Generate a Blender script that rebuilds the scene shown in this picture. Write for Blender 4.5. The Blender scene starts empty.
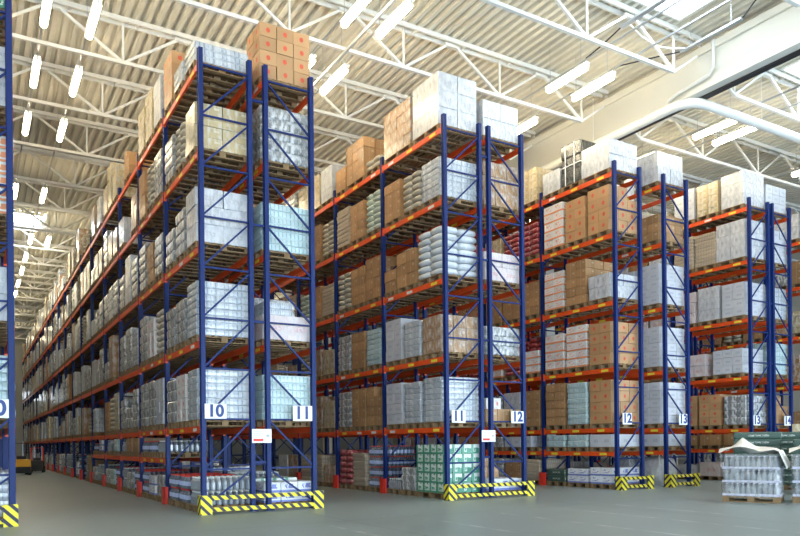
import bpy, math, random
from mathutils import Vector, Matrix
R = random.Random(7)
S = bpy.context.scene
COL = S.collection
PI = math.pi
rad = math.radians

# ------------------------------------------------------------------ helpers
class MB:
    """collects boxes, bars, tubes, lathes; every face gets a 0..1 uv"""
    def __init__(s): s.v = []; s.f = []; s.uv = []; s.mi = []
    def quad(s, a, b, c, d, m=0, uv=((0,0),(1,0),(1,1),(0,1))):
        n = len(s.v); s.v += [a, b, c, d]; s.f.append((n, n+1, n+2, n+3)); s.uv.append(uv); s.mi.append(m)
    def box(s, x0, y0, z0, x1, y1, z1, m=0, M=None):
        n = len(s.v)
        vs = [(x0,y0,z0),(x1,y0,z0),(x1,y1,z0),(x0,y1,z0),(x0,y0,z1),(x1,y0,z1),(x1,y1,z1),(x0,y1,z1)]
        if M is not None: vs = [tuple(M @ Vector(p)) for p in vs]
        s.v += vs
        for q in ((0,1,5,4),(1,2,6,5),(2,3,7,6),(3,0,4,7),(4,5,6,7),(3,2,1,0)):
            s.f.append(tuple(n+i for i in q)); s.uv.append(((0,0),(1,0),(1,1),(0,1))); s.mi.append(m)
    def bar(s, a, b, w, h=None, m=0, up=Vector((0,0,1))):
        a = Vector(a); b = Vector(b); d = b-a; L = d.length
        if L < 1e-6: return
        d.normalize(); h = h or w
        if abs(d.dot(up)) > .99: up = Vector((1,0,0))
        sx = d.cross(up).normalized(); sz = sx.cross(d).normalized()
        M = Matrix((( sx.x, d.x, sz.x, a.x),( sx.y, d.y, sz.y, a.y),( sx.z, d.z, sz.z, a.z),(0,0,0,1)))
        s.box(-w/2, 0, -h/2, w/2, L, h/2, m, M)
    def tube(s, pts, r, n=8, m=0, cap=True):
        pts = [Vector(p) for p in pts]; base = len(s.v); k = len(pts)
        for i, p in enumerate(pts):
            d = (pts[min(i+1,k-1)] - pts[max(i-1,0)]).normalized()
            up = Vector((0,0,1)) if abs(d.z) < .95 else Vector((1,0,0))
            sx = d.cross(up).normalized(); sz = sx.cross(d)
            rr = r[i] if isinstance(r, (list, tuple)) else r
            for j in range(n):
                t = 2*PI*j/n
                s.v.append(tuple(p + sx*math.cos(t)*rr + sz*math.sin(t)*rr))
        for i in range(k-1):
            for j in range(n):
                a = base+i*n+j; b = base+i*n+(j+1)%n
                s.f.append((a, b, b+n, a+n)); s.uv.append(((0,0),(1,0),(1,1),(0,1))); s.mi.append(m)
        if cap:
            for st in (base, base+(k-1)*n):
                f = tuple(st+j for j in range(n)); s.f.append(f); s.uv.append(tuple((0,0) for _ in f)); s.mi.append(m)
    def lathe(s, c, prof, n=10, m=0):
        s.tube([(c[0], c[1], c[2]+z) for r, z in prof], [max(r, .001) for r, z in prof], n, m)
    def mesh(s, name, mats):
        me = bpy.data.meshes.new(name); me.from_pydata([tuple(p) for p in s.v], [], s.f)
        l = me.uv_layers.new(name='uv'); i = 0
        for q in s.uv:
            for c in q: l.data[i].uv = c; i += 1
        for k in (mats if isinstance(mats, (list, tuple)) else [mats]): me.materials.append(k)
        me.polygons.foreach_set('material_index', s.mi)
        me.validate(); me.update(); return me
    def build(s, name, mats, parent=None, smooth=False):
        me = s.mesh(name, mats)
        if smooth: me.polygons.foreach_set('use_smooth', [True]*len(me.polygons))
        return put(name, me, parent)
def put(name, me, parent=None, loc=(0,0,0), rz=0):
    o = bpy.data.objects.new(name, me); COL.objects.link(o); o.parent = parent
    o.location = loc; o.rotation_euler = (0, 0, rz); return o
def empty(name, loc=(0,0,0), rz=0, parent=None):
    o = bpy.data.objects.new(name, None); COL.objects.link(o); o.parent = parent
    o.location = loc; o.rotation_euler = (0,0,rz); o.empty_display_size = .1; return o
def tag(o, label=None, cat=None, group=None, kind=None):
    if label: o['label'] = label
    if cat: o['category'] = cat
    if group: o['group'] = group
    if kind: o['kind'] = kind
    return o

# ------------------------------------------------------------------ materials
def newmat(name):
    m = bpy.data.materials.new(name); m.use_nodes = True
    nt = m.node_tree; b = nt.nodes['Principled BSDF']; return m, nt, b
def N(nt, t, **k):
    n = nt.nodes.new(t)
    for a, v in k.items():
        if hasattr(n, a): setattr(n, a, v)
        else: n.inputs[a].default_value = v
    return n
def math_(nt, op, a, b=None, c=None, clamp=False):
    n = nt.nodes.new('ShaderNodeMath'); n.operation = op; n.use_clamp = clamp
    for i, x in enumerate((a, b, c)):
        if x is None: continue
        if isinstance(x, (int, float)): n.inputs[i].default_value = x
        else: nt.links.new(x, n.inputs[i])
    return n.outputs[0]
def mix(nt, f, a, b, mode='MIX'):
    n = nt.nodes.new('ShaderNodeMix'); n.data_type = 'RGBA'; n.blend_type = mode
    for s_, x in ((n.inputs[0], f), (n.inputs[6], a), (n.inputs[7], b)):
        if isinstance(x, (int, float)): s_.default_value = x
        elif isinstance(x, tuple): s_.default_value = (*x, 1) if len(x) == 3 else x
        else: nt.links.new(x, s_)
    return n.outputs[2]
def simple(name, col, rough=.5, metal=0, var=.0, scale=3, bump=0, coat=0):
    m, nt, b = newmat(name)
    b.inputs['Base Color'].default_value = (*col, 1); b.inputs['Roughness'].default_value = rough
    b.inputs['Metallic'].default_value = metal; b.inputs['Coat Weight'].default_value = coat
    tc = N(nt, 'ShaderNodeTexCoord'); no = N(nt, 'ShaderNodeTexNoise'); no.inputs['Scale'].default_value = scale
    no.inputs['Detail'].default_value = 5; nt.links.new(tc.outputs['Object'], no.inputs['Vector'])
    if var:
        c = mix(nt, no.outputs[0], tuple(x*(1-var) for x in col), tuple(min(1, x*(1+var)) for x in col))
        nt.links.new(c, b.inputs['Base Color'])
    if bump:
        bp = N(nt, 'ShaderNodeBump'); bp.inputs['Strength'].default_value = bump
        nt.links.new(no.outputs[0], bp.inputs['Height']); nt.links.new(bp.outputs[0], b.inputs['Normal'])
    return m
def emis(name, col, st):
    m, nt, b = newmat(name); b.inputs['Base Color'].default_value = (*col, 1)
    b.inputs['Emission Color'].default_value = (*col, 1); b.inputs['Emission Strength'].default_value = st
    return m
def goods(name, col, rough=.6, pattern=None, pc=(.7,.08,.04), coat=0, tone=.18, wrinkle=.15, streak=0, film=0):
    """printed cartons / film-wrapped goods: tone varies by object and by carton; print follows each face"""
    m, nt, b = newmat(name); L = nt.links
    oi = N(nt, 'ShaderNodeObjectInfo'); geo = N(nt, 'ShaderNodeNewGeometry'); uv = N(nt, 'ShaderNodeUVMap')
    sep = N(nt, 'ShaderNodeSeparateXYZ'); L.new(uv.outputs[0], sep.inputs[0]); U, V = sep.outputs[0], sep.outputs[1]
    tc = N(nt, 'ShaderNodeTexCoord')
    no = N(nt, 'ShaderNodeTexNoise'); no.inputs['Scale'].default_value = 5; no.inputs['Detail'].default_value = 6
    no.inputs['Distortion'].default_value = 1.2
    L.new(tc.outputs['Object'], no.inputs['Vector'])
    r = math_(nt, 'ADD', math_(nt, 'MULTIPLY', oi.outputs['Random'], .55), math_(nt, 'MULTIPLY', geo.outputs['Random Per Island'], .45))
    c = mix(nt, r, tuple(x*(1-tone) for x in col), tuple(min(.95, x*(1+tone)) for x in col))
    nrm = geo.outputs['Normal']; sn = N(nt, 'ShaderNodeSeparateXYZ'); L.new(nrm, sn.inputs[0])
    side = math_(nt, 'LESS_THAN', math_(nt, 'ABSOLUTE', sn.outputs[2]), .5)
    def band(x, lo, hi): return math_(nt, 'MULTIPLY', math_(nt, 'GREATER_THAN', x, lo), math_(nt, 'LESS_THAN', x, hi))
    if pattern == 'tape':
        k = math_(nt, 'MAXIMUM', math_(nt, 'MULTIPLY', band(U, .47, .53), .5), math_(nt, 'MULTIPLY', band(U, .7, .9), band(V, .55, .75)))
        c = mix(nt, math_(nt, 'MULTIPLY', k, .55), c, pc)
    elif pattern == 'disc':
        d = math_(nt, 'ADD', math_(nt, 'POWER', math_(nt, 'MULTIPLY', math_(nt, 'SUBTRACT', U, .5), 1.5), 2), math_(nt, 'POWER', math_(nt, 'SUBTRACT', V, .5), 2))
        k = math_(nt, 'MULTIPLY', math_(nt, 'LESS_THAN', d, .035), math_(nt, 'GREATER_THAN', no.outputs[0], .36))
        c = mix(nt, math_(nt, 'MULTIPLY', math_(nt, 'MULTIPLY', k, side), .85), c, pc)
    elif pattern == 'band':
        k = math_(nt, 'MAXIMUM', band(V, 0, .2), math_(nt, 'MULTIPLY', band(V, .35, .8), math_(nt, 'MULTIPLY', band(U, .2, .8), math_(nt, 'GREATER_THAN', no.outputs[0], .47))))
        c = mix(nt, math_(nt, 'MULTIPLY', math_(nt, 'MULTIPLY', k, side), .9), c, pc)
    elif pattern == 'marks':
        w = N(nt, 'ShaderNodeTexNoise'); w.inputs['Scale'].default_value = 14; L.new(uv.outputs[0], w.inputs['Vector'])
        k = math_(nt, 'MULTIPLY', math_(nt, 'MULTIPLY', band(V, .35, .6), band(U, .3, .75)), math_(nt, 'GREATER_THAN', w.outputs[0], .5))
        c = mix(nt, math_(nt, 'MULTIPLY', math_(nt, 'MULTIPLY', k, side), .8), c, pc)
    elif pattern == 'green':
        w = N(nt, 'ShaderNodeTexNoise'); w.inputs['Scale'].default_value = 5; L.new(tc.outputs['Object'], w.inputs['Vector'])
        k = math_(nt, 'MAXIMUM', math_(nt, 'MAXIMUM', band(U, 0, .24), band(V, 0, .2)), math_(nt, 'MULTIPLY', band(U, .3, .8), math_(nt, 'MULTIPLY', band(V, .3, .62), math_(nt, 'GREATER_THAN', no.outputs[0], .4))))
        k2 = math_(nt, 'GREATER_THAN', w.outputs[0], .54)
        c = mix(nt, math_(nt, 'MULTIPLY', math_(nt, 'MAXIMUM', k, k2), .95), c, pc)
    elif pattern == 'cans':
        a = math_(nt, 'ABSOLUTE', math_(nt, 'SINE', math_(nt, 'MULTIPLY', U, PI*12)))
        k = math_(nt, 'LESS_THAN', a, .45)
        k = math_(nt, 'MAXIMUM', math_(nt, 'MULTIPLY', k, band(V, .1, .86)), band(V, 0, .1))
        c = mix(nt, math_(nt, 'MULTIPLY', math_(nt, 'MULTIPLY', k, side), .55), c, pc)
    if film:   # stretch film: uneven pale streaks, its highlights painted into the colour
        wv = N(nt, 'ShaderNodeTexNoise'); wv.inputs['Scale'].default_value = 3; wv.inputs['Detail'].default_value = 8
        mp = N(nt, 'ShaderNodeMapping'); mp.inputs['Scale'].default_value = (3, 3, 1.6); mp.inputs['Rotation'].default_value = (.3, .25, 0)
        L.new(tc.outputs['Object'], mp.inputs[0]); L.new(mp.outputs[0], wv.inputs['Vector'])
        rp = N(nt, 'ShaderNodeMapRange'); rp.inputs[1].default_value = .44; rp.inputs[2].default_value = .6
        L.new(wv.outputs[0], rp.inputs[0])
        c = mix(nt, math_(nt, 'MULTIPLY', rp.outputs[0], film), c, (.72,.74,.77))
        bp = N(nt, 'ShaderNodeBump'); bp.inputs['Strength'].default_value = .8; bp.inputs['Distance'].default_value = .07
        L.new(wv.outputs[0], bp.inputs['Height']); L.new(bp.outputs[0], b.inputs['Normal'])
    else:
        c = mix(nt, math_(nt, 'MULTIPLY', no.outputs[0], wrinkle), c, tuple(x*.5 for x in col))
        bp = N(nt, 'ShaderNodeBump'); bp.inputs['Strength'].default_value = .2; bp.inputs['Distance'].default_value = .03
        L.new(no.outputs[0], bp.inputs['Height']); L.new(bp.outputs[0], b.inputs['Normal'])
    L.new(c, b.inputs['Base Color']); b.inputs['Roughness'].default_value = rough
    b.inputs['Coat Weight'].default_value = coat; b.inputs['Coat Roughness'].default_value = .2
    return m

BLUE = simple('blue_paint', (.003,.02,.125), .5, var=.15, scale=2)
BLUE.node_tree.nodes['Principled BSDF'].inputs['Specular IOR Level'].default_value = .3
ORANGE = simple('orange_paint', (.82,.09,.012), .42, var=.15, scale=4)
RED = simple('red_paint', (.75,.04,.02), .45)
STICK = simple('yellow_sticker', (.85,.72,.06), .5)
STICKW = simple('white_sticker', (.8,.8,.76), .5)
WOOD = simple('pallet_wood', (.24,.155,.075), .8, var=.35, scale=9, bump=.3)
DECKB = simple('deck_board', (.2,.14,.08), .85, var=.3, scale=7)
WHITE = simple('sign_white', (.86,.88,.9), .5)
NAVY = simple('sign_navy', (.02,.05,.22), .5)
GREYTXT = simple('notice_grey', (.45,.45,.5), .6)
STEELW = simple('white_steel', (.80,.79,.74), .5, var=.05)
GREYM = simple('grey_galvanised', (.5,.52,.54), .4, .6)
DARK = simple('dark_rubber', (.02,.02,.022), .6)
FYEL = simple('forklift_yellow', (.85,.42,.03), .4)
TUBE = emis('fluorescent_glow', (1, .86, .60), 27)
SKYL = emis('skylight_glow', (.82,.92,1), 9)
def stripes():
    m, nt, b = newmat('hazard_stripes'); tc = N(nt, 'ShaderNodeTexCoord'); sp = N(nt, 'ShaderNodeSeparateXYZ')
    nt.links.new(tc.outputs['Object'], sp.inputs[0])
    t = math_(nt, 'ADD', math_(nt, 'ADD', sp.outputs[0], sp.outputs[1]), sp.outputs[2])
    f = math_(nt, 'FRACT', math_(nt, 'MULTIPLY', t, 5.2)); k = math_(nt, 'GREATER_THAN', f, .56)
    c = mix(nt, k, (.88,.76,.03), (.02,.02,.05)); nt.links.new(c, b.inputs['Base Color']); b.inputs['Roughness'].default_value = .5
    return m
HAZ = stripes()

G = {
 'brown': goods('brown_cartons', (.40,.225,.10), .62, 'tape', (.62,.52,.38), coat=.25, tone=.32),
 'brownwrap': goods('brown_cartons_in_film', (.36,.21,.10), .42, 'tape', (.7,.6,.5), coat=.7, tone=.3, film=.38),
 'disc': goods('tan_cartons_red_print', (.50,.29,.14), .5, 'disc', (.70,.06,.03), coat=.5, wrinkle=.1),
 'orange': goods('white_cartons_orange_print', (.78,.76,.74), .5, 'band', (.88,.25,.04), coat=.4),
 'white': goods('white_cartons', (.58,.60,.65), .5, 'marks', (.30,.33,.42), coat=.3, tone=.08),
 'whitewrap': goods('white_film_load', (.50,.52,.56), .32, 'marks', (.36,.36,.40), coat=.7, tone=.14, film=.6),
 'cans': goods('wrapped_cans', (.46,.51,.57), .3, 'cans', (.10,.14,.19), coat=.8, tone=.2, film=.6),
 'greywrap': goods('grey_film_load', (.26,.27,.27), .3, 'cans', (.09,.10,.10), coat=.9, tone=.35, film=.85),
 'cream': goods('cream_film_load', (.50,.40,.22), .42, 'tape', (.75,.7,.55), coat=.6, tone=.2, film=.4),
 'green': goods('green_white_cartons', (.72,.78,.74), .45, 'green', (.01,.27,.15), coat=.4, tone=.08),
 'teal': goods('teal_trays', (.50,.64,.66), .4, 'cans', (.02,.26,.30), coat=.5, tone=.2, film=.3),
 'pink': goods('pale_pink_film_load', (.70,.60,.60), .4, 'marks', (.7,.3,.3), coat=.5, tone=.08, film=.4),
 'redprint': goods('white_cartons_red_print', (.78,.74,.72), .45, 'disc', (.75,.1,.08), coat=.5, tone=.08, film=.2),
 'bluewhite': goods('white_cartons_blue_print', (.78,.80,.85), .45, 'band', (.08,.14,.55), coat=.4, tone=.08),
 'tray': goods('stacked_trays', (.50,.42,.32), .6, 'cans', (.2,.15,.1), coat=.2),
 'sack': goods('pale_sacks', (.52,.47,.37), .55, None, coat=.3, tone=.12, wrinkle=.3),
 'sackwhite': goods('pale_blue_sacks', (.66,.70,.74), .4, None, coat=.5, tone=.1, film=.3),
 'sackgreen': goods('pale_green_sacks', (.58,.66,.56), .55, None, coat=.3, tone=.12, wrinkle=.3),
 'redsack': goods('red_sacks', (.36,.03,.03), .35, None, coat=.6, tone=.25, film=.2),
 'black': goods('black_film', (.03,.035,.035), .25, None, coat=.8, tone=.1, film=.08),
 'crate': goods('green_crates', (.05,.10,.08), .45, 'marks', (.7,.75,.72), coat=.3),
}
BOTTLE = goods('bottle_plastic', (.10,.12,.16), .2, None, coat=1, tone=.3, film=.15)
BLABEL = goods('bottle_label_blue', (.45,.52,.75), .4, None, coat=.5, tone=.2)
BCLEAR = goods('pale_bottle', (.26,.29,.32), .2, None, coat=1, tone=.15)
TRAYP = goods('lilac_tray', (.55,.56,.70), .4, None, coat=.3, tone=.08)

def film_mat():
    m, nt, b = newmat('clear_film'); L = nt.links
    tr = N(nt, 'ShaderNodeBsdfTransparent'); mx = N(nt, 'ShaderNodeMixShader')
    tc = N(nt, 'ShaderNodeTexCoord'); no = N(nt, 'ShaderNodeTexNoise'); no.inputs['Scale'].default_value = 5; no.inputs['Detail'].default_value = 6
    L.new(tc.outputs['Object'], no.inputs['Vector'])
    bp = N(nt, 'ShaderNodeBump'); bp.inputs['Strength'].default_value = .8; bp.inputs['Distance'].default_value = .06
    L.new(no.outputs[0], bp.inputs['Height']); L.new(bp.outputs[0], b.inputs['Normal'])
    b.inputs['Base Color'].default_value = (.75,.78,.8,1); b.inputs['Roughness'].default_value = .25
    f = math_(nt, 'MULTIPLY_ADD', no.outputs[0], .9, -.22, clamp=True)
    L.new(f, mx.inputs[0]); L.new(tr.outputs[0], mx.inputs[1]); L.new(b.outputs[0], mx.inputs[2])
    L.new(mx.outputs[0], nt.nodes['Material Output'].inputs[0]); return m
FILM = film_mat()
SHEET = goods('loose_film_sheet', (.85,.83,.78), .4, None, coat=.6, tone=.03, wrinkle=.1)

# ------------------------------------------------------------------ setting
XL, XR, YF, YB, ZC = -14.0, 46.0, -9.0, 79.0, 12.78
def floor_mat():
    m, nt, b = newmat('polished_concrete'); L = nt.links
    tc = N(nt, 'ShaderNodeTexCoord')
    n1 = N(nt, 'ShaderNodeTexNoise'); n1.inputs['Scale'].default_value = .35; n1.inputs['Detail'].default_value = 8
    n2 = N(nt, 'ShaderNodeTexNoise'); n2.inputs['Scale'].default_value = 6; n2.inputs['Detail'].default_value = 6
    for n in (n1, n2): L.new(tc.outputs['Object'], n.inputs['Vector'])
    c = mix(nt, n1.outputs[0], (.18,.225,.235), (.32,.38,.39)); c = mix(nt, math_(nt, 'MULTIPLY', n2.outputs[0], .35), c, (.17,.20,.21))
    sp = N(nt, 'ShaderNodeSeparateXYZ'); L.new(tc.outputs['Object'], sp.inputs[0])
    def joint(x, pitch):
        return math_(nt, 'LESS_THAN', math_(nt, 'FRACT', math_(nt, 'DIVIDE', x, pitch)), .014/pitch*2)
    j = math_(nt, 'MAXIMUM', joint(sp.outputs[0], 6), joint(sp.outputs[1], 6))
    c = mix(nt, math_(nt, 'MULTIPLY', j, .6), c, (.07,.075,.08))
    X_, Y_ = sp.outputs[0], sp.outputs[1]; wl = None
    for lx in (5.4, 7.4, 9.2, 10.9, 12.5):      # worn painted lane lines of the loading area
        q = math_(nt, 'LESS_THAN', math_(nt, 'ABSOLUTE', math_(nt, 'SUBTRACT', X_, lx)), .05)
        wl = q if wl is None else math_(nt, 'MAXIMUM', wl, q)
    wl = math_(nt, 'MULTIPLY', wl, math_(nt, 'LESS_THAN', Y_, 11.5))
    n3 = N(nt, 'ShaderNodeTexNoise'); n3.inputs['Scale'].default_value = 2.2; n3.inputs['Detail'].default_value = 7; L.new(tc.outputs['Object'], n3.inputs['Vector'])
    wr = N(nt, 'ShaderNodeMapRange'); wr.inputs[1].default_value = .42; wr.inputs[2].default_value = .62; L.new(n3.outputs[0], wr.inputs[0])
    c = mix(nt, math_(nt, 'MULTIPLY', math_(nt, 'MULTIPLY', wl, wr.outputs[0]), .55), c, (.6,.62,.6))
    L.new(c, b.inputs['Base Color'])
    rr = N(nt, 'ShaderNodeMapRange'); rr.inputs[3].default_value = .28; rr.inputs[4].default_value = .5
    L.new(n1.outputs[0], rr.inputs[0]); L.new(rr.outputs[0], b.inputs['Roughness'])
    bp = N(nt, 'ShaderNodeBump'); bp.inputs['Strength'].default_value = .06; L.new(n2.outputs[0], bp.inputs['Height']); L.new(bp.outputs[0], b.inputs['Normal'])
    return m
b = MB(); b.box(XL, YF, -.2, XR, YB, 0); tag(b.build('floor', floor_mat()), kind='structure')
WALL = simple('wall_cream', (.55,.54,.48), .8, var=.06, scale=.6)
for nm, a in (('wall_left', (XL-.3, YF, 0, XL, YB, ZC+.5)), ('wall_right', (XR, YF, 0, XR+.3, YB, ZC+.5)),
              ('wall_back', (XL-.3, YB, 0, XR+.3, YB+.3, ZC+.5)), ('wall_front', (XL-.3, YF-.3, 0, XR+.3, YF, ZC+.5))):
    b = MB(); b.box(*a); tag(b.build(nm, WALL), kind='structure')
# corrugated roof deck, ribs along the aisles, with skylight openings
SKY = [(13.4, 16.45, 10.3, 12.72), (21.45, 24.5, 10.5, 12.85), (.9, 3.05, 39.3, 42.2), (13.4, 16.45, -3, 0), (2, 5, 1, 4), (21.45, 24.5, -3, 0), (30, 33, 6, 9), (-8, -5, 2, 5)]  # the last five skylights are out of view, added for more light
CEILM = simple('roof_deck_cream', (.72,.685,.58), .6, var=.04, scale=1)
b = MB(); pitch = .27; dz = .11
x = XL
while x < XR:
    xs = [(x, ZC), (x+.115, ZC), (x+.145, ZC+dz), (x+.24, ZC+dz), (x+pitch, ZC)]
    cuts = [(YF, YB)]
    for (x0, x1, y0, y1) in SKY:
        if x+pitch > x0+.02 and x < x1-.02:
            new = []
            for (a0, a1) in cuts:
                if y0 > a0 and y1 < a1: new += [(a0, y0), (y1, a1)]
                else: new.append((a0, a1))
            cuts = new
    for (a0, a1) in cuts:
        for (p, q) in zip(xs, xs[1:]):
            b.quad((p[0], a0, p[1]), (p[0], a1, p[1]), (q[0], a1, q[1]), (q[0], a0, q[1]))
    x += pitch
tag(b.build('ceiling', CEILM), kind='structure')
b = MB(); b.box(XL-.3, YF-.3, ZC+.5, XR+.3, YB+.3, ZC+.7); tag(b.build('trim_1', CEILM), kind='structure')
for i, (x0, x1, y0, y1) in enumerate(SKY):
    w = MB(); w.box(x0-.1, y0-.05, ZC+.1, x1+.1, y1+.05, ZC+.16)
    for a in ((x0-.06, y0-.06, x0, y1+.06), (x1, y0-.06, x1+.06, y1+.06), (x0, y0-.06, x1, y0), (x0, y1, x1, y1+.06)):
        w.box(a[0], a[1], ZC-.03, a[2], a[3], ZC+.1, 1)
    tag(w.build('window_%d' % (i+1), [SKYL, STEELW]), kind='structure')
# concrete girders along the aisles on columns
GX = [18.02, -11.5]
GIRD = simple('painted_girder', (.72,.70,.62), .7, var=.04, scale=1)
for i, gx in enumerate(GX):
    b = MB(); b.box(gx-.22, YF, 11.32, gx+.22, YB, 12.5); b.box(gx-.3, YF, 12.3, gx+.3, YB, 12.5)
    tag(b.build('trim_%d' % (i+2), GIRD), kind='structure')
    for k in range(7):
        y = 19.75 + k*9.45 if i == 0 else 10+k*10
        c = MB(); c.box(gx-.2, y-.2, 0, gx+.2, y+.2, 11.32); tag(c.build('trim_%d' % (10+i*10+k), GIRD), kind='structure')
# roof trusses across the aisles
def truss(y, xa, xb, first_node, last_node):
    b = MB(); zb, zt = 11.62, 12.56
    for dy in (-.13, .13): b.box(xa, y+dy-.03, zt+.1, xb, y+dy+.03, ZC-.002)
    k = xa+.3
    while k < xb: b.box(k-.03, y-.1, zt+.12, k+.03, y+.1, zt+.16); k += 1.65
    b.box(first_node, y-.045, zb-.045, last_node, y+.045, zb+.045)
    n = first_node
    while n <= last_node+.01:
        b.bar((n, y, zb), (n, y, zt+.12), .05)
        b.bar((n, y, zb), (n-1.6, y, zt+.1), .07); b.bar((n, y, zb), (n+1.5, y, zt+.1), .06)
        b.box(n+1.35, y-.06, zt+.02, n+1.8, y+.06, zt+.1)
        n += 3.3
    return tag(b.build('roof_truss', STEELW), kind='structure')
y = -.85
while y < YB:
    truss(y, GX[1]+.25, GX[0]-.23, GX[0]-1.28-3.3*8, GX[0]-1.28)
    truss(y, GX[0]+.23, XR-.02, GX[0]+1.4, GX[0]+1.4+3.3*7)
    y += 3.5
# pipes and cable runs under the girder
t = empty('sprinkler_main', (0,0,0)); tag(t, 'thick white pipe running along the girder and bending across the cross aisle', 'pipe')
b = MB(); b.tube([(17.62,78.9,11.13),(17.62,14.0,11.13),(17.66,13.7,11.13),(17.8,13.45,11.13),(18.05,13.33,11.13),(18.4,13.3,11.13),(45.9,13.3,11.13)], .14, 14)
b.build('pipe', STEELW, t, True)
for k in range(6):
    c = MB(); c.bar((21+k*4, 13.3, 11.26), (21+k*4, 13.3, 12.7), .02); c.bar((17.62, 17+k*8, 11.26), (17.62, 17+k*8, 12.7), .02)
    c.build('hanger', STEELW, t)
b = MB(); b.box(18.1, YF+.05, 11.275, 18.32, YB-.05, 11.318); b.build('hanging_cable', DARK, None)
tag(bpy.data.objects['hanging_cable'], 'black cable run fixed along the lower edge of the white girder', 'cable')
b = MB(); b.tube([(17.7,12.6,12.5),(17.7,12.6,11.75),(17.7,12.75,11.6),(17.7,13.9,11.5),(17.7,14.1,11.42),(17.66,14.15,11.28)], .045, 8)
tag(b.build('drain_pipe', STEELW, None, True), 'thin white bent pipe dropping from the truss end beside the girder', 'pipe')

# ------------------------------------------------------------------ racks
LEV = [1.83, 3.62, 5.60, 7.60, 9.42]; H = 9.73; BAY = 3.15; Y0 = 15.0
LOWL = 1.12
EIGHT = ['ground', 'first', 'second', 'third', 'fourth', 'top']
def post_mesh():
    b = MB(); w = .046
    b.box(-w, -.05, 0, w, .05, H); b.box(-w-.012, .02, 0, w+.012, .05, H); b.box(-.1, -.08, 0, .1, .09, .012)
    return b.mesh('post', BLUE)
POST = post_mesh()
zs = [9.4-1.06*k for k in range(9)]
def brace(a, b_):
    m = MB(); m.bar(a, b_, .03, .038); return m.mesh('brace', BLUE)
_fr = {}
def frame(root, xl, xr, y, flip, detailed):
    fr = empty('upright_frame', (xl, y, 0), 0, root); w = xr-xl
    put('post', POST, fr); put('post', POST, fr, (w, 0, 0))
    key = (round(w, 2), flip)
    if key not in _fr:
        L_ = [((.05,0,z), (w-.05,0,z)) for z in zs]
        for z, zn in zip(zs, zs[1:]+[.12]):
            a, c = ((w-.05,0,z-.05), (.05,0,zn+.05)) if not flip else ((.05,0,z-.05), (w-.05,0,zn+.05))
            L_.append((a, c))
        al = MB()
        for a, c in L_: al.bar(a, c, .03, .038)
        _fr[key] = ([brace(a, c) for a, c in L_], al.mesh('bracing', BLUE))
    if detailed:
        for me in _fr[key][0]: put('brace', me, fr)
    else: put('bracing', _fr[key][1], fr)
    return fr
def beam_mesh():
    b = MB(); b.box(-.025, .062, -.13, .025, BAY-.062, 0)
    for y in (.052, BAY-.072): b.box(-.032, y, -.17, .032, y+.02, .06)
    return b.mesh('beam', ORANGE)
BEAM = beam_mesh()
def sticker_mesh(i, m):
    b = MB(); s = -1
    b.box(-.029, -.14, -.105, -.0255, .14, -.035); return b.mesh('sticker', m)
STK = sticker_mesh(0, STICK); STKW = sticker_mesh(0, STICKW)
def board_mesh():
    b = MB(); b.box(0, .1, -.012, 1.0, BAY-.1, 0); return b.mesh('shelf_panel', DECKB)
def rack(name_label, rows, nb, nd, flips, low=(), lowrows=None, first=0):
    """rows: list of (x of left posts, x of right posts)"""
    root = empty('pallet_rack', (0,0,0)); tag(root, name_label, 'pallet rack', 'blue and orange pallet racks')
    far = MB(); nbeam = 0
    for ri, (xl, xr) in enumerate(rows):
        for k in range(nb+1):
            frame(root, xl, xr, Y0+k*BAY, flips[ri], k < (3 if ri == 0 else 1))
        for k in range(nb):
            levs = LEV + ([LOWL] if k in low and ri == 0 else [])
            for z in levs:
                for fx, side in ((xl-.03, 0), (xr+.03, 1)):
                    y = Y0+k*BAY
                    if nbeam < 96 and k < nd:
                        be = put('beam', BEAM, root, (fx, y, z)); nbeam += 1
                        if side == 0 and ri == 0 and k < 2 or (side == 0 and ri == 1 and k < 1):
                            for yy in (.5, 1.55, 2.6):
                                put('location_sticker', STK if R.random() < .8 else STKW, be, (0, yy+R.uniform(-.1,.1), 0))
                    else: far.box(fx-.025, y+.062, z-.13, fx+.025, y+BAY-.062, z)
    if far.v: tag(far.build('beam', ORANGE, root), kind='stuff')
    if len(rows) == 2:
        for k in range(0, min(nb+1, 6)):
            for z in (1.05, 4.1, 6.2, 8.9):
                b = MB(); b.bar((rows[0][1]+.058, Y0+k*BAY, z), (rows[1][0]-.058, Y0+k*BAY, z), .04, .05); b.build('row_spacer', BLUE, root)
    for k in range(1, min(nb, 12)+1):      # red foot guards on the aisle side
        b = MB(); xx = rows[0][0]-.12
        b.box(xx-.02, Y0+k*BAY-.11, .0, xx+.02, Y0+k*BAY+.11, .42); b.box(xx, Y0+k*BAY-.11, 0, xx+.09, Y0+k*BAY-.09, .42)
        b.build('foot_guard', RED, root)
    return root
def text_mesh(s, size, mat, bold=.0):
    c = bpy.data.curves.new('t', 'FONT'); c.body = s; c.size = size; c.extrude = .002; c.offset = bold
    c.align_x = 'CENTER'; c.align_y = 'CENTER'
    o = bpy.data.objects.new('t', c); COL.objects.link(o)
    dg = bpy.context.evaluated_depsgraph_get(); me = bpy.data.meshes.new_from_object(o.evaluated_get(dg))
    bpy.data.objects.remove(o); me.materials.clear(); me.materials.append(mat); return me
def sign(root, x, z, s, w=.46, h=.34, y=Y0-.075):
    b = MB(); b.box(-w/2, -.006, -h/2, w/2, .006, h/2); p = b.build('aisle_sign', WHITE, root); p.location = (x, y, z); p['label'] = 'white plate with dark blue number ' + s
    t = put('number', text_mesh(s, h*1.12, NAVY, .013), p, (0, -.009, 0)); t.rotation_euler = (PI/2, 0, 0)
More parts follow.
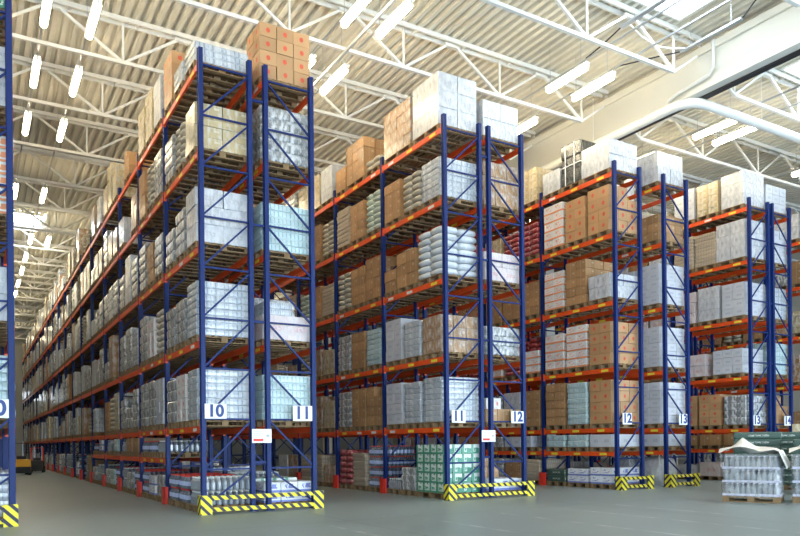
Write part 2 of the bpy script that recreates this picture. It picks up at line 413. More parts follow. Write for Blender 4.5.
def notice(root, x, z):
    b = MB(); b.box(-.22, -.006, -.15, .22, .006, .15); p = b.build('notice_board', WHITE, root); p.location = (x, Y0-.085, z); p['label'] = 'white notice with a red strip and grey lines'
    c = MB(); c.box(-.19, -.011, -.115, .03, -.0065, -.06); c.build('red_strip', RED, p)
    d = MB()
    for k in range(4): d.box(-.19, -.010, .09-.04*k, .0+.03*(k % 2), -.0065, .098-.04*k)
    d.box(.1, -.010, -.02, .17, -.0065, .03)
    d.build('printed_lines', GREYTXT, p)
def guard(x0, x1, label):
    root = empty('rack_end_guard', ((x0+x1)/2, Y0-.32, 0)); tag(root, label, 'rack guard', 'black and yellow striped rack end guards')
    w = (x1-x0)/2
    for sx in (-1, 1):
        b = MB(); xx = sx*w
        b.box(min(xx, xx-sx*.24), -.012, 0, max(xx, xx-sx*.24), .012, .4)
        b.box(min(xx, xx-sx*.02), .012, 0, max(xx, xx-sx*.02), .22, .4)
        b.box(xx-.12 if sx > 0 else xx, .02, 0, xx if sx > 0 else xx+.12, .2, .01)
        b.build('corner_plate', HAZ, root)
    for z in (.06, .30):
        b = MB(); b.box(-w+.24, .0, z, w-.24, .04, z+.085); b.build('rail', HAZ, root)
    return root
rz_ = rack('pallet rack with an aisle sign ending in zero, cut by the frame edge', [(-.42,.64)], 5, 3, [0], ())
ra = rack('tallest looking long double rack signed ten and eleven, beside the wide aisle', [(4.16,5.22),(5.58,6.66)], 19, 4, [0,1], (1,2,3,4))
rb = rack('double pallet rack signed eleven and twelve, green cartons at its foot', [(10.31,11.41),(11.71,12.82)], 7, 4, [0,1])
rc = rack('single pallet rack signed twelve, black strapped bale on its top level', [(16.39,17.46)], 5, 5, [0], (0,1,2,3))
rc2 = rack('single pallet rack signed thirteen with a white bulk bag at its foot', [(18.55,19.62)], 5, 5, [1], (0,1,2,3))
rd = rack('double pallet rack signed thirteen and fourteen behind the bottle pallets', [(22.91,23.96),(24.22,25.25)], 5, 3, [0,1], (0,1,2,3))
re_ = rack('farthest pallet rack, only its beams show past the frame edge', [(28.8,29.86)], 4, 4, [0])
sign(rz_, .36, 2.13, '10'); sign(ra, 4.40, 2.14, '10', .46, .31); sign(ra, 6.36, 2.12, '11'); sign(rb, 10.62, 2.1, '11', .42, .32); sign(rb, 12.54, 2.1, '12', .42, .32)
sign(rc, 16.74, 2.1, '12', .38); sign(rc2, 19.27, 2.1, '13', .38); sign(rd, 23.1, 2.1, '13', .38); sign(rd, 24.9, 2.1, '14', .38)
notice(ra, 5.4, 1.62); notice(rb, 11.56, 1.6); 
guard(-.6, .72, 'black and yellow guard at the frame edge beside the wide aisle')
guard(4.0, 6.74, 'longest striped guard, in front of rack ten-eleven')
guard(10.12, 12.9, 'striped guard in front of rack eleven-twelve and green cartons')
guard(16.2, 17.58, 'short striped guard in front of the single rack signed twelve')
guard(18.34, 19.72, 'short striped guard in front of the single rack signed thirteen')
guard(22.75, 25.4, 'striped guard of rack thirteen-fourteen, hidden behind the bottle pallets')

# ------------------------------------------------------------------ loads
_cache = {}
def pallet_mesh(ly, lx=1.2):
    k = ('p', round(ly, 2), round(lx, 2))
    if k in _cache: return _cache[k]
    b = MB(); n = 7                       # deck boards run along Y here (short side to the aisle), bearers along X
    X, Y = lx/2, ly/2
    for i in range(n):
        x = -X + (lx-.1)*i/(n-1); b.box(x, -Y, .122, x+.1, Y, .144)
    for y in (-Y, -.05, Y-.1):
        b.box(-X, y, .1, X, y+.1, .122)
        for x in (-X, -.07, X-.14): b.box(x, y, .022, x+.14, y+.1, .1)
        b.box(-X, y, 0, X, y+.1, .022)
    _cache[k] = b.mesh('pallet', WOOD); return _cache[k]
def carton_mesh(kind, sx, sy, sz):
    k = ('c', kind, round(sx, 2), round(sy, 2), round(sz, 2))
    if k not in _cache:
        b = MB(); b.box(-sx/2+.006, -sy/2+.006, 0.001, sx/2-.006, sy/2-.006, sz-.007)
        me = b.mesh('carton', G[kind]); _cache[k] = me
    return _cache[k]
def sack_mesh(kind, sx, sy, sz):
    k = ('s', kind, round(sx, 2), round(sy, 2), round(sz, 2))
    if k not in _cache:
        b = MB(); nu, nv = 8, 12; base = 0
        sg = lambda t, e: math.copysign(abs(t)**e, t)
        for i in range(nu+1):
            a = -PI/2+PI*i/nu
            for j in range(nv):
                t = 2*PI*j/nv
                b.v.append((sx/2*sg(math.cos(a), .45)*sg(math.cos(t), .4), sy/2*sg(math.cos(a), .45)*sg(math.sin(t), .4), sz/2+sz/2*sg(math.sin(a), .8)))
        for i in range(nu):
            for j in range(nv):
                b.f.append((i*nv+j, i*nv+(j+1) % nv, (i+1)*nv+(j+1) % nv, (i+1)*nv+j)); b.uv.append(((j/nv, i/nu),((j+1)/nv, i/nu),((j+1)/nv,(i+1)/nu),(j/nv,(i+1)/nu))); b.mi.append(0)
        me = b.mesh('sack', G[kind]); me.polygons.foreach_set('use_smooth', [True]*len(me.polygons)); _cache[k] = me
    return _cache[k]
def bottle_layer(n1, n2, sx, sy, mat, cap, lab, h=.3):
    k = ('b', n1, n2, round(sx, 2), round(sy, 2), mat.name, cap.name)
    if k in _cache: return _cache[k]
    b = MB(); px, py = sx/n1, sy/n2; r = min(px, py)*.47
    for i in range(n1):
        for j in range(n2):
            if 0 < i < n1-1 and 0 < j < n2-1 and (i+j) % 2: pass
            x = -sx/2+px*(i+.5); y = -sy/2+py*(j+.5)
            b.tube([(x,y,.0),(x,y,.04*h/.3),(x,y,.6*h),(x,y,.82*h),(x,y,.9*h)], [r*.9, r, r, r*.35, r*.3], 7, 0, False)
            b.tube([(x,y,.22*h),(x,y,.55*h)], r*1.03, 7, 1, False)
            b.tube([(x,y,.88*h),(x,y,.97*h)], r*.42, 6, 2)
    _cache[k] = b.mesh('bottle_layer', [mat, lab, cap]); return _cache[k]

STYLE = {  # kind: (shape, unit y, unit x, unit z, name, look)
 'brown': ('box', .4, .4, .30, 'carton_pallet', 'brown cartons'),
 'brownwrap': ('box', .4, .4, .36, 'carton_pallet', 'film-wrapped brown cartons'),
 'disc': ('box', .45, .4, .31, 'carton_pallet', 'tan cartons with round red print'),
 'orange': ('box', .42, .4, .26, 'carton_pallet', 'white cartons with orange bands'),
 'white': ('box', .4, .4, .27, 'carton_pallet', 'white cartons with grey marks'),
 'redprint': ('box', .4, .4, .3, 'carton_pallet', 'white cartons with red print'),
 'bluewhite': ('box', .4, .4, .26, 'carton_pallet', 'white cartons with blue bands'),
 'green': ('box', .31, .3, .25, 'carton_pallet', 'green and white cartons'),
 'cream': ('box', .4, .6, .22, 'wrapped_pallet', 'cream film-wrapped goods'),
 'pink': ('box', .6, .6, .4, 'wrapped_pallet', 'pale pink film-wrapped goods'),
 'whitewrap': ('box', .6, .6, .4, 'wrapped_pallet', 'white film-wrapped goods'),
 'cans': ('slab', 0, 0, .15, 'wrapped_pallet', 'film-wrapped trays of pale cans'),
 'greywrap': ('slab', 0, 0, .24, 'wrapped_pallet', 'grey film-wrapped trays'),
 'teal': ('slab', 0, 0, .16, 'wrapped_pallet', 'teal printed trays'),
 'tray': ('slab', 0, 0, .13, 'tray_pallet', 'stacked brown trays'),
 'crate': ('slab', 0, 0, .2, 'crate_pallet', 'dark green crates with white labels'),
 'sack': ('sack', .4, .6, .16, 'sack_pallet', 'pale sacks'),
 'sackwhite': ('sack', .6, .6, .19, 'sack_pallet', 'pale blue-white sacks'),
 'sackgreen': ('sack', .4, .6, .16, 'sack_pallet', 'pale green sacks'),
 'redsack': ('sack', .4, .4, .17, 'sack_pallet', 'red plastic sacks'),
 'black': ('slab', 0, 0, .5, 'strapped_pallet', 'black film bale with white straps'),
 'bottle': ('bottle', 0, 0, .3, 'bottle_pallet', 'blue-labelled bottles with red caps'),
 'clear': ('bottle', 0, 0, .3, 'bottle_pallet', 'pale bottles in film'),
}
def pieces(kind, ly, lx, h, rnd):
    """list of (mesh, part name, location, rotation) for the goods on one pallet; z from 0"""
    shp, uy, ux, uz, _, _ = STYLE[kind]; out = []
    nz = max(1, round(h/uz)); sz = h/nz
    if shp == 'box':
        ny = max(1, round(ly/uy)); nx = max(2, round(lx/ux)); sy = ly/ny; sx = lx/nx
        for k in range(nz):
            for i in range(nx):
                for j in range(ny):
                    if 0 < i < nx-1 and 0 < j < ny-1 and k < nz-1: continue
                    if k == nz-1 and kind in ('brown', 'disc', 'white') and rnd.random() < .06: continue
                    out.append((carton_mesh(kind, sx, sy, sz), 'carton', (-lx/2+sx*(i+.5)+rnd.uniform(-.008,.008), -ly/2+sy*(j+.5)+rnd.uniform(-.008,.008), k*sz), rnd.uniform(-.012,.012)))
    elif shp == 'sack':
        ny = max(1, round(ly/uy)); nx = max(2, round(lx/ux)); sy = ly/ny; sx = lx/nx
        for k in range(nz):
            for i in range(nx):
                for j in range(ny):
                    out.append((sack_mesh(kind, sx*1.0, sy*1.0, sz*1.0), 'sack', (-lx/2+sx*(i+.5), -ly/2+sy*(j+.5)+rnd.uniform(-.015,.015), k*sz), rnd.uniform(-.04,.04)))
    elif shp == 'slab':
        key = ('sl', kind, round(ly, 2), round(lx, 2), round(sz, 3))
        if key not in _cache:
            b = MB(); bv = .03; X, Y = lx/2, ly/2
            e = min(.03, .12*sz); prof = [(.02, 0), (.005, e), (0, .5*sz), (.005, sz-e), (.025, .998*sz)]
            base = 0; ring = []
            for ins, z in prof:
                for (cx, cy) in ((-1,-1),(1,-1),(1,1),(-1,1)):
                    for d in ((0, 1) if cx*cy > 0 else (1, 0)):
                        b.v.append((cx*(X-ins-(bv if d else 0)), cy*(Y-ins-(0 if d else bv)), z))
            n = 8
            for i in range(len(prof)-1):
                for j in range(n):
                    a = i*n+j; c = i*n+(j+1) % n; lo, hi = prof[i][1]/sz, prof[i+1][1]/sz
                    b.f.append((a, c, c+n, a+n)); b.uv.append(((0, lo),(1, lo),(1, hi),(0, hi))); b.mi.append(0)
            b.f.append(tuple(range((len(prof)-1)*n, len(prof)*n))); b.uv.append(tuple((.5,.5) for _ in range(n))); b.mi.append(0)
            b.f.append(tuple(range(n-1, -1, -1))); b.uv.append(tuple((.5,.5) for _ in range(n))); b.mi.append(0)
            _cache[key] = b.mesh('layer', G[kind])
        for k in range(nz):
            out.append((_cache[key], 'layer', (rnd.uniform(-.01,.01), rnd.uniform(-.01,.01), k*sz), rnd.uniform(-.01,.01)))
    else:
        n1, n2 = 9, max(4, round(ly/.13))
        me = bottle_layer(n1, n2, lx-.04, ly-.04, BOTTLE if kind == 'bottle' else BCLEAR, RED if kind == 'bottle' else STICKW, BLABEL if kind == 'bottle' else BCLEAR)
        for k in range(nz): out.append((me, 'bottle_layer', (0, 0, k*.31), 0))
    return out
_merged = {}
def merged(kind, ly, lx, h, var=0):
    k = (kind, round(ly, 2), round(lx, 2), round(h, 1), var)
    if k in _merged: return _merged[k]
    rnd = random.Random(var*31+5); b = MB(); mats = []
    for me, nm, loc, rz in pieces(kind, ly, lx, round(h, 1), rnd):
        M = Matrix.Translation(loc) @ Matrix.Rotation(rz, 4, 'Z'); n = len(b.v)
        b.v += [tuple(M @ v.co) for v in me.vertices]
        uvl = me.uv_layers[0].data; off = len(mats)
        if not mats: mats = list(me.materials)
        for p in me.polygons:
            b.f.append(tuple(n+i for i in p.vertices)); b.uv.append(tuple(tuple(uvl[li].uv) for li in p.loop_indices)); b.mi.append(p.material_index)
    nm = {'box': 'carton_block', 'sack': 'sack_block', 'slab': 'wrapped_block', 'bottle': 'bottle_block'}[STYLE[kind][0]]
    _merged[k] = b.mesh(nm, mats)
    if STYLE[kind][0] == 'sack': _merged[k].polygons.foreach_set('use_smooth', [True]*len(b.f))
    return _merged[k]
NLOAD = 0
def load(kind, x, y, z, ly, h, label, lx=1.2, near=True, group=None, over=None, rz=None, pal=True):
    """one pallet with its goods: y is the centre of its place along the rack"""
    global NLOAD; NLOAD += 1
    nm = STYLE[kind][4]; r = empty(nm, (x, y, z+.001), R.uniform(-.006,.006) if rz is None else rz)
    tag(r, label, 'pallet load', group)
    zz = 0
    if pal: put('pallet', pallet_mesh(ly, lx), r); zz = .146
    if near:
        for me, pn, loc, a in pieces(kind, ly, lx, h, R): put(pn, me, r, (loc[0], loc[1], loc[2]+zz), a)
    else:
        me = merged(kind, ly, lx, h, R.randrange(3)); put(me.name.split('.')[0], me, r, (0, 0, zz))
    top = zz+h
    if over:
        k2, w2, h2, dx, dy = over
        for me, pn, loc, a in pieces(k2, w2, w2, h2, R): put(pn, me, r, (loc[0]+dx, loc[1]+dy, loc[2]+top+.002), a)
    if kind == 'black':
        X, Y = lx/2+.012, ly/2+.012
        for yy in (-ly*.2, ly*.25):
            b = MB(); b.box(-X, yy-.018, zz, -X+.01, yy+.018, top+.01); b.box(X-.01, yy-.018, zz, X, yy+.018, top+.01); b.box(-X, yy-.018, top, X, yy+.018, top+.01); b.build('strap', WHITE, r)
        b = MB()
        for zb in (zz+h*.45,):
            b.box(-X, -Y, zb, X, -Y+.01, zb+.03); b.box(-X, Y-.01, zb, X, Y, zb+.03); b.box(-X, -Y, zb, -X+.01, Y, zb+.03); b.box(X-.01, -Y, zb, X, Y, zb+.03)
        b.build('strap', WHITE, r)
    return r
ORD = ['first','second','third','fourth','fifth','sixth','seventh','eighth','ninth','tenth','eleventh','twelfth']
POS = {2: ['front','rear'], 3: ['front','middle','rear'], 4: ['front','second','third','rear'], 1: ['only']}
LVN = {0: 'on the floor', 'b': 'on low beams', 1: 'on first beams', 2: 'on second beams', 3: 'on third beams', 4: 'on fourth beams', 5: 'on top beams'}
def zof(l): return 0 if l == 0 else LOWL if l == 'b' else LEV[l-1]
def fill(rowname, xc, k, l, spec, near, lx=1.2):
    """spec: list of (kind, width, height[, over]); placed from the front of bay k"""
    y = Y0+k*BAY+.1; n = len(spec); tot = sum(s[1] for s in spec); gap = (BAY-.2-tot)/max(1, n)
    grp = None
    for i, s in enumerate(spec):
        kind, w, h = s[:3]
        if kind is not None:
            lab = '%s, %s, %s, %s bay, %s' % (STYLE[kind][5], LVN[l], rowname, ORD[k], POS[n][i])
            load(kind, xc, y+gap/2+w/2, zof(l), w, h, lab, lx, near, None, s[3] if len(s) > 3 else None)
        y += w+gap
W3 = .86; W2 = 1.25
def randspec(l, pal, maxh=1.45):
    n = 3 if R.random() < .85 else 2; out = []
    for i in range(n):
        if R.random() < .05: out.append((None, W3 if n == 3 else W2, 0)); continue
        k = R.choices(*pal)[0]
        h = R.choice([.6,.8,.95,1.0,1.1,1.15,1.25,1.35]); h = min(h, maxh)
        out.append((k, W3 if n == 3 else W2, h))
    return out
PAL_G = (['greywrap','cans','whitewrap','brownwrap','sack','cream','brown'], [7,4,5,2,3,2,1])
PAL_T = (['cream','whitewrap','sack','brown','brownwrap','greywrap'], [4,4,3,3,3,2])
PAL_F = (['greywrap','bottle','clear','brown','bluewhite','teal'], [3,4,3,2,2,1])
PAL_B = (['brown','brownwrap','sack','greywrap','whitewrap','tray','cream'], [4,4,2,2,2,2,2])
PAL_C = (['orange','disc','brown','whitewrap','white','redsack','brownwrap'], [3,3,3,2,2,1,2])
PAL_W = (['white','whitewrap','brown','pink','brownwrap'], [4,4,2,1,1])

# --- rack ten-eleven, row on the wide aisle
XA = (4.16+5.22)/2; nm = 'left row, rack ten-eleven'
HA = {
 (0,5): [('cans',W3,.42),('cans',W3,.45),('disc',W3,1.15)], (0,4): [('cream',W3,.95),('sack',W3,.95),('greywrap',W3,1.0)],
 (0,3): [('whitewrap',W3,1.15),('greywrap',W3,1.0),('greywrap',W3,.8)], (0,2): [('cans',W3,1.15),('greywrap',W3,.95),('greywrap',W3,.9)],
 (0,1): [('cans',W3,1.08),('redprint',W3,1.05),('greywrap',W3,1.0)], (0,0): [('clear',W3,.45),('bottle',W3,.45),('bottle',W3,.45)],
 (1,5): [('whitewrap',W3,1.1),('cream',W3,1.2),('cream',W3,1.1)], (1,4): [('greywrap',W3,1.1),('sack',W3,1.1),('brown',W3,1.2)],
 (1,3): [('greywrap',W3,1.0),('brown',W3,1.0),('greywrap',W3,1.2)], (1,2): [('sack',W3,1.1),('redprint',W3,1.0),('greywrap',W3,1.2)],
 (1,1): [('white',W3,1.15),('greywrap',W3,1.15),('greywrap',W3,1.15)], (1,'b'): [('clear',W3,.3),('bottle',W3,.3),('bottle',W3,.3)],
 (1,0): [('greywrap',W3,.55),('bluewhite',W3,.5),('bottle',W3,.6)]}
NA = 10
for k in range(NA):
    for l in (0, 'b', 1, 2, 3, 4, 5):
        if l == 'b' and k not in (1,2,3,4): continue
        sp = HA.get((k, l))
        if sp is None:
            sp = randspec(l, PAL_F if l in (0, 'b') else PAL_T if l >= 4 else PAL_G, .38 if l == 'b' else .5 if (l == 0 and k in (1,2,3,4)) else .9 if l == 0 else 1.4)
        fill(nm, XA, k, l, [(q[0], min(q[1], .78))+tuple(q[2:]) for q in sp], k < 2)
def far_mass(xc, k0, k1, label, seed):
    """the loads too far off to tell apart: one object"""
    rnd = random.Random(seed); b = MB(); mats = [G['greywrap'], G['whitewrap'], G['cream'], G['brown']]
    for k in range(k0, k1):
        for l in range(6):
            y = Y0+k*BAY+.12
            for i in range(3):
                h = rnd.uniform(.85, 1.35) if l else rnd.uniform(.5, .9); z = zof(l); m = rnd.choices(range(4), (4,3,2,1))[0]; jx = rnd.uniform(-.05,.05)
                b.box(xc-.6+jx, y+.02, z+.001, xc+.6+jx, y+.86, z+.02, 3); b.box(xc-.6+jx, y+.02, z+.1, xc+.6+jx, y+.86, z+.14, 3)
                for q in range(3): b.box(xc-.6+jx, y+.02+q*.37, z+.02, xc+.6+jx, y+.12+q*.37, z+.1, 3)
                nz = 4
                for q in range(nz):
                    e = rnd.uniform(0, .03); b.box(xc-.6+jx+e, y+e, z+.145+q*h/nz, xc+.6+jx-e, y+.9-e, z+.14+(q+1)*h/nz, m)
                y += .98
    tag(b.build('distant_goods', mats), label, 'pallet loads', None, 'stuff')
far_mass(XA, NA, 19, 'mass of wrapped pallet goods filling the far end of the long rack', 3)
# --- its other row
XA2 = (5.58+6.66)/2; nm = 'right row, rack ten-eleven'
HA2 = {(0,5): [('disc',W3,1.22),('disc',W3,.6),('brown',W3,1.1)], (0,4): [('greywrap',W3,1.2),('brown',W3,1.2),('brown',W3,1.1)],
 (0,3): [('teal',W3,1.05),('brown',W3,1.3),('brown',W3,1.2)], (0,2): [('pink',W3,.55,('cans',.7,.3,-.2,0)),('greywrap',W3,1.1),('brown',W3,1.0)],
 (0,1): [('teal',W3,1.0),('greywrap',W3,1.0),('brown',W3,1.0)], (0,0): [('bluewhite',W3,.45),('green',W3,.5),('clear',W3,.6)]}
for k in range(2):
    for l in range(6): fill(nm, XA2, k, l, HA2.get((k, l)) or randspec(l, PAL_G, 1.35 if l else .7), k < 1)
far_mass(XA2, 2, 19, 'mass of pallet goods filling the hidden inner row of the long rack', 4)
# --- rack eleven-twelve
XB = (10.31+11.41)/2; nm = 'left row, rack eleven-twelve'
HB = {
 (0,5): [('whitewrap',W2,1.34),('brownwrap',W2+.2,1.26)], (0,4): [('cans',W3,1.0),('sack',W3,1.0),('brown',W3,1.05)],
 (0,3): [('sackwhite',W2-.1,1.25),('brown',W3+.1,.95),('brown',.6,.6)], (0,2): [('brownwrap',W3,.95),('cans',W3,.95),('white',W3,1.15)],
 (0,1): [('cans',W3,1.15),('cans',W3,1.1),('white',W3,1.15)], (0,0): [('green',W2,1.25),('greywrap',.75,.62),('clear',.75,.3)],
 (1,5): [('sack',W3,.35),('brown',W2-.1,1.2),('brown',.7,.7)], (1,4): [('sackgreen',W3,1.15),('brown',W3,1.1),('tray',W3,1.2)],
 (1,3): [('brown',W3,1.2),('brown',W3,1.1),('sack',W3,1.15)], (1,2): [('teal',W3,1.05),('brown',W3,1.1),('greywrap',W3,1.1)],
 (1,1): [('brown',W3,1.15),('brown',W3,1.15),('greywrap',W3,1.1)], (1,0): [('bottle',W3,1.1),('tray',W3,1.0),('redsack',W3,1.1)],
 (2,5): [('whitewrap',W3,1.1),('cream',W3,1.1),('cream',W3,1.0)], (2,4): [('sack',W3,1.1),('brown',W3,1.2),('brown',W3,1.2)],
 (2,3): [('tray',W3,1.0),('brown',W3,1.1),('sackgreen',W3,1.0)]}
for k in range(4):
    for l in range(6): fill(nm, XB, k, l, HB.get((k, l)) or randspec(l, PAL_T if l > 3 else PAL_B, 1.3 if l else .9), k < 2)
XB2 = (11.71+12.82)/2; nm = 'right row, rack eleven-twelve'
HB2 = {(0,5): [('whitewrap',W3,.95),('cream',W3,.8),(None,W3,0)], (0,4): [('brownwrap',W3,1.15),('pink',W3,1.0),('brown',W3,1.0)],
 (0,3): [('pink',W3,.75),('redsack',W3,1.2),('redsack',W3,1.3)], (0,2): [('greywrap',W3,.75),('brown',W3,.8),('whitewrap',W3,.9)],
 (0,1): [('brown',W3,.35,('redprint',.5,.3,-.2,0)),('redprint',W3,.7),('brown',W3,.9)], (0,0): [('bluewhite',W3,.32),('brown',W3,.9),('white',W3,1.0)]}
for k in range(2):
    for l in range(6): fill(nm, XB2, k, l, HB2.get((k, l)) or randspec(l, PAL_B, 1.3 if l else .9), k < 1)
# --- rack twelve
XC = (16.39+17.46)/2; nm = 'rack twelve'
HC = {
 (0,5): [('whitewrap',W2-.1,.88),('black',.86,1.3),('whitewrap',.82,.7)], (0,4): [('disc',W3,1.35),('disc',W3,1.3),('orange',W3,1.4)],
 (0,3): [('whitewrap',W3,.72),('brown',W3,1.35),('orange',W3,1.2)], (0,2): [('disc',W3,1.25),('orange',W3,1.3),('orange',W3,1.15)],
 (0,1): [('disc',W3,1.3),('teal',W3,1.3),('brown',W3,1.35)], (0,'b'): [('white',W3,.38),('teal',W3,.38),('teal',W3,.38)],
 (0,0): [('bluewhite',W3,.5),('bluewhite',W3,.45),('crate',W3,.4)],
 (1,5): [('cream',W3,1.1),('whitewrap',W3,1.2),('whitewrap',W3,1.0)], (1,4): [('redsack',W3,1.1),('redsack',W3,1.0),('cream',W3,1.0)],
 (1,3): [('brown',W3,1.1),('brown',W3,1.0),('brown',W3,1.1)], (1,2): [('orange',W3,.75,('redsack',.7,.5,0,0)),('redsack',W3,1.2),('orange',W3,1.0)],
 (1,1): [('brown',W3,1.2),('whitewrap',W3,1.2),('greywrap',W3,1.1)], (1,'b'): [('white',W3,.38),('white',W3,.36),('greywrap',W3,.36)],
 (1,0): [('tray',W3,.7),('brown',W3,.6),('greywrap',W3,.7)]}
for k in range(4):
    for l in (0,'b',1,2,3,4,5): fill(nm, XC, k, l, HC.get((k, l)) or randspec(l, PAL_C, .38 if l in (0,'b') else 1.3), k < 2)
XC2 = (18.55+19.62)/2; nm = 'rack thirteen'
HC2 = {(0,5): [('whitewrap',W3,.95),(None,W3,0),('whitewrap',W3,.9)], (0,4): [('brown',W3,.8),('cream',W3,1.2),('cream',W3,1.0)],
 (0,3): [('white',W3,1.25),('white',W3,1.2),('white',W3,1.1)], (0,2): [('white',W3,1.25),('white',W3,1.3),('greywrap',W3,1.3)],
 (0,1): [('white',W3,1.3),('white',W3,1.3),('white',W3,1.2)], (0,'b'): [('white',W3,.38),('pink',W3,.38),('white',W3,.38)]}
for k in range(2):
    for l in ('b',1,2,3,4,5): fill(nm, XC2, k, l, HC2.get((k, l)) or randspec(l, PAL_W, .38 if l == 'b' else 1.25), k < 1)
# --- rack thirteen-fourteen
XD = (22.91+23.96)/2; nm = 'left row, rack thirteen-fourteen'
HD = {(0,5): [('whitewrap',W3,1.15),('cream',W3,1.1),('white',W3,1.15)], (0,4): [('whitewrap',1.1,1.3),('tray',W3,1.15),('tray',W3,1.2)],
 (0,3): [('white',W3,1.15),('whitewrap',W3,1.2),('pink',W3,1.15)], (0,2): [('white',W2-.1,.85),('pink',W2-.1,.8)],
 (0,1): [('greywrap',W3,1.0),('disc',W3,1.1),('disc',W3,1.1)], (0,'b'): [('brown',W3,.38),('brown',W3,.38),('brown',W3,.36)],
 (0,0): [('white',W3,.35),('pink',W3,.5),('white',W3,.4)],
 (1,5): [('cream',W3,.6),('brown',W3,.5),(None,W3,0)], (1,2): [('brown',W3,1.0),('disc',W3,1.0),('white',W3,1.0)]}
for k in range(3):
    for l in (0,'b',1,2,3,4,5): fill(nm, XD, k, l, HD.get((k, l)) or randspec(l, PAL_W, .38 if l in (0,'b') else 1.2), k < 1)
XD2 = (24.22+25.25)/2; nm = 'right row, rack thirteen-fourteen'
HD2 = {(0,5): [('white',W3,.9),('whitewrap',W3,.9),(None,W3,0)], (0,3): [('cans',W3,1.1),('teal',W3,1.0),('brown',W3,1.0)], (0,2): [('teal',W3,1.1),('white',W3,1.0),('brown',W3,1.0)]}
for l in (1,2,3,4,5): fill(nm, XD2, 0, l, HD2.get((0, l)) or randspec(l, PAL_W, 1.2), True)
nm = 'farthest rack'
for k in range(2):
    for l in (0,1,2,3,4,5): fill(nm, (28.8+29.86)/2, k, l, randspec(l, PAL_B, 1.1), False)
nm = 'rack at the frame edge'
HZ = {5: [('green',W3,1.0),('teal',W3,1.0),(None,W3,0)], 4: [('white',W3,1.1),('greywrap',W3,1.0),('greywrap',W3,1.0)], 3: [('orange',W3,1.45),('orange',W3,1.3),('greywrap',W3,1.0)],
      2: [('whitewrap',W3,1.0),('cans',W3,1.0),('greywrap',W3,1.0)], 1: [('teal',W3,1.15),('cans',W3,1.1),('greywrap',W3,1.0)], 0: [('cans',W3,.75),('greywrap',W3,.8),('greywrap',W3,.8)]}
for l in range(6): fill(nm, .11, 0, l, HZ[l], True)
for l in range(6): fill(nm, .11, 1, l, randspec(l, PAL_G, 1.2 if l else .8), False)

# white bulk bag at the foot of rack thirteen
def bulk_bag(x, y, w, h, label):
    r = empty('bulk_bag', (x, y, 0)); tag(r, label, 'bag'); b = MB(); nu, nv = 10, 24
    for i in range(nu+1):
        t = i/nu; s_ = w/2*(.82+.22*math.sin(PI*min(1, t*1.15))); z = h*t
        if i == nu: s_ *= .5; z = h*.985
        for j in range(nv):
            a = 2*PI*j/nv; e = .55; f = 1+.03*math.sin(5*a+t*7)
            b.v.append((s_*f*math.copysign(abs(math.cos(a))**e, math.cos(a)), s_*f*math.copysign(abs(math.sin(a))**e, math.sin(a)), z))
    for i in range(nu):
        for j in range(nv):
            b.f.append((i*nv+j, i*nv+(j+1) % nv, (i+1)*nv+(j+1) % nv, (i+1)*nv+j)); b.uv.append(((0,0),(1,0),(1,1),(0,1))); b.mi.append(0)
    b.f.append(tuple(nu*nv+j for j in range(nv))); b.uv.append(tuple((0,0) for _ in range(nv))); b.mi.append(0)
    b.build('bag_body', G['whitewrap'], r, True)
    for sx in (-1, 1):
        for sy in (-1, 1):
            c = MB(); p = [(sx*w*.42, sy*w*.42, h*.7), (sx*w*.44, sy*w*.40, h*.99), (sx*w*.3, sy*w*.36, h*1.07), (sx*w*.2, sy*w*.40, h*.97)]
            c.tube(p, .02, 6); c.build('lifting_loop', STICKW, r)
bulk_bag(19.08, Y0+.75, .98, .95, 'white woven bulk bag on the floor behind the guard of rack thirteen')
bulk_bag(19.08, Y0+1.95, .98, .9, 'second white bulk bag deeper under rack thirteen')

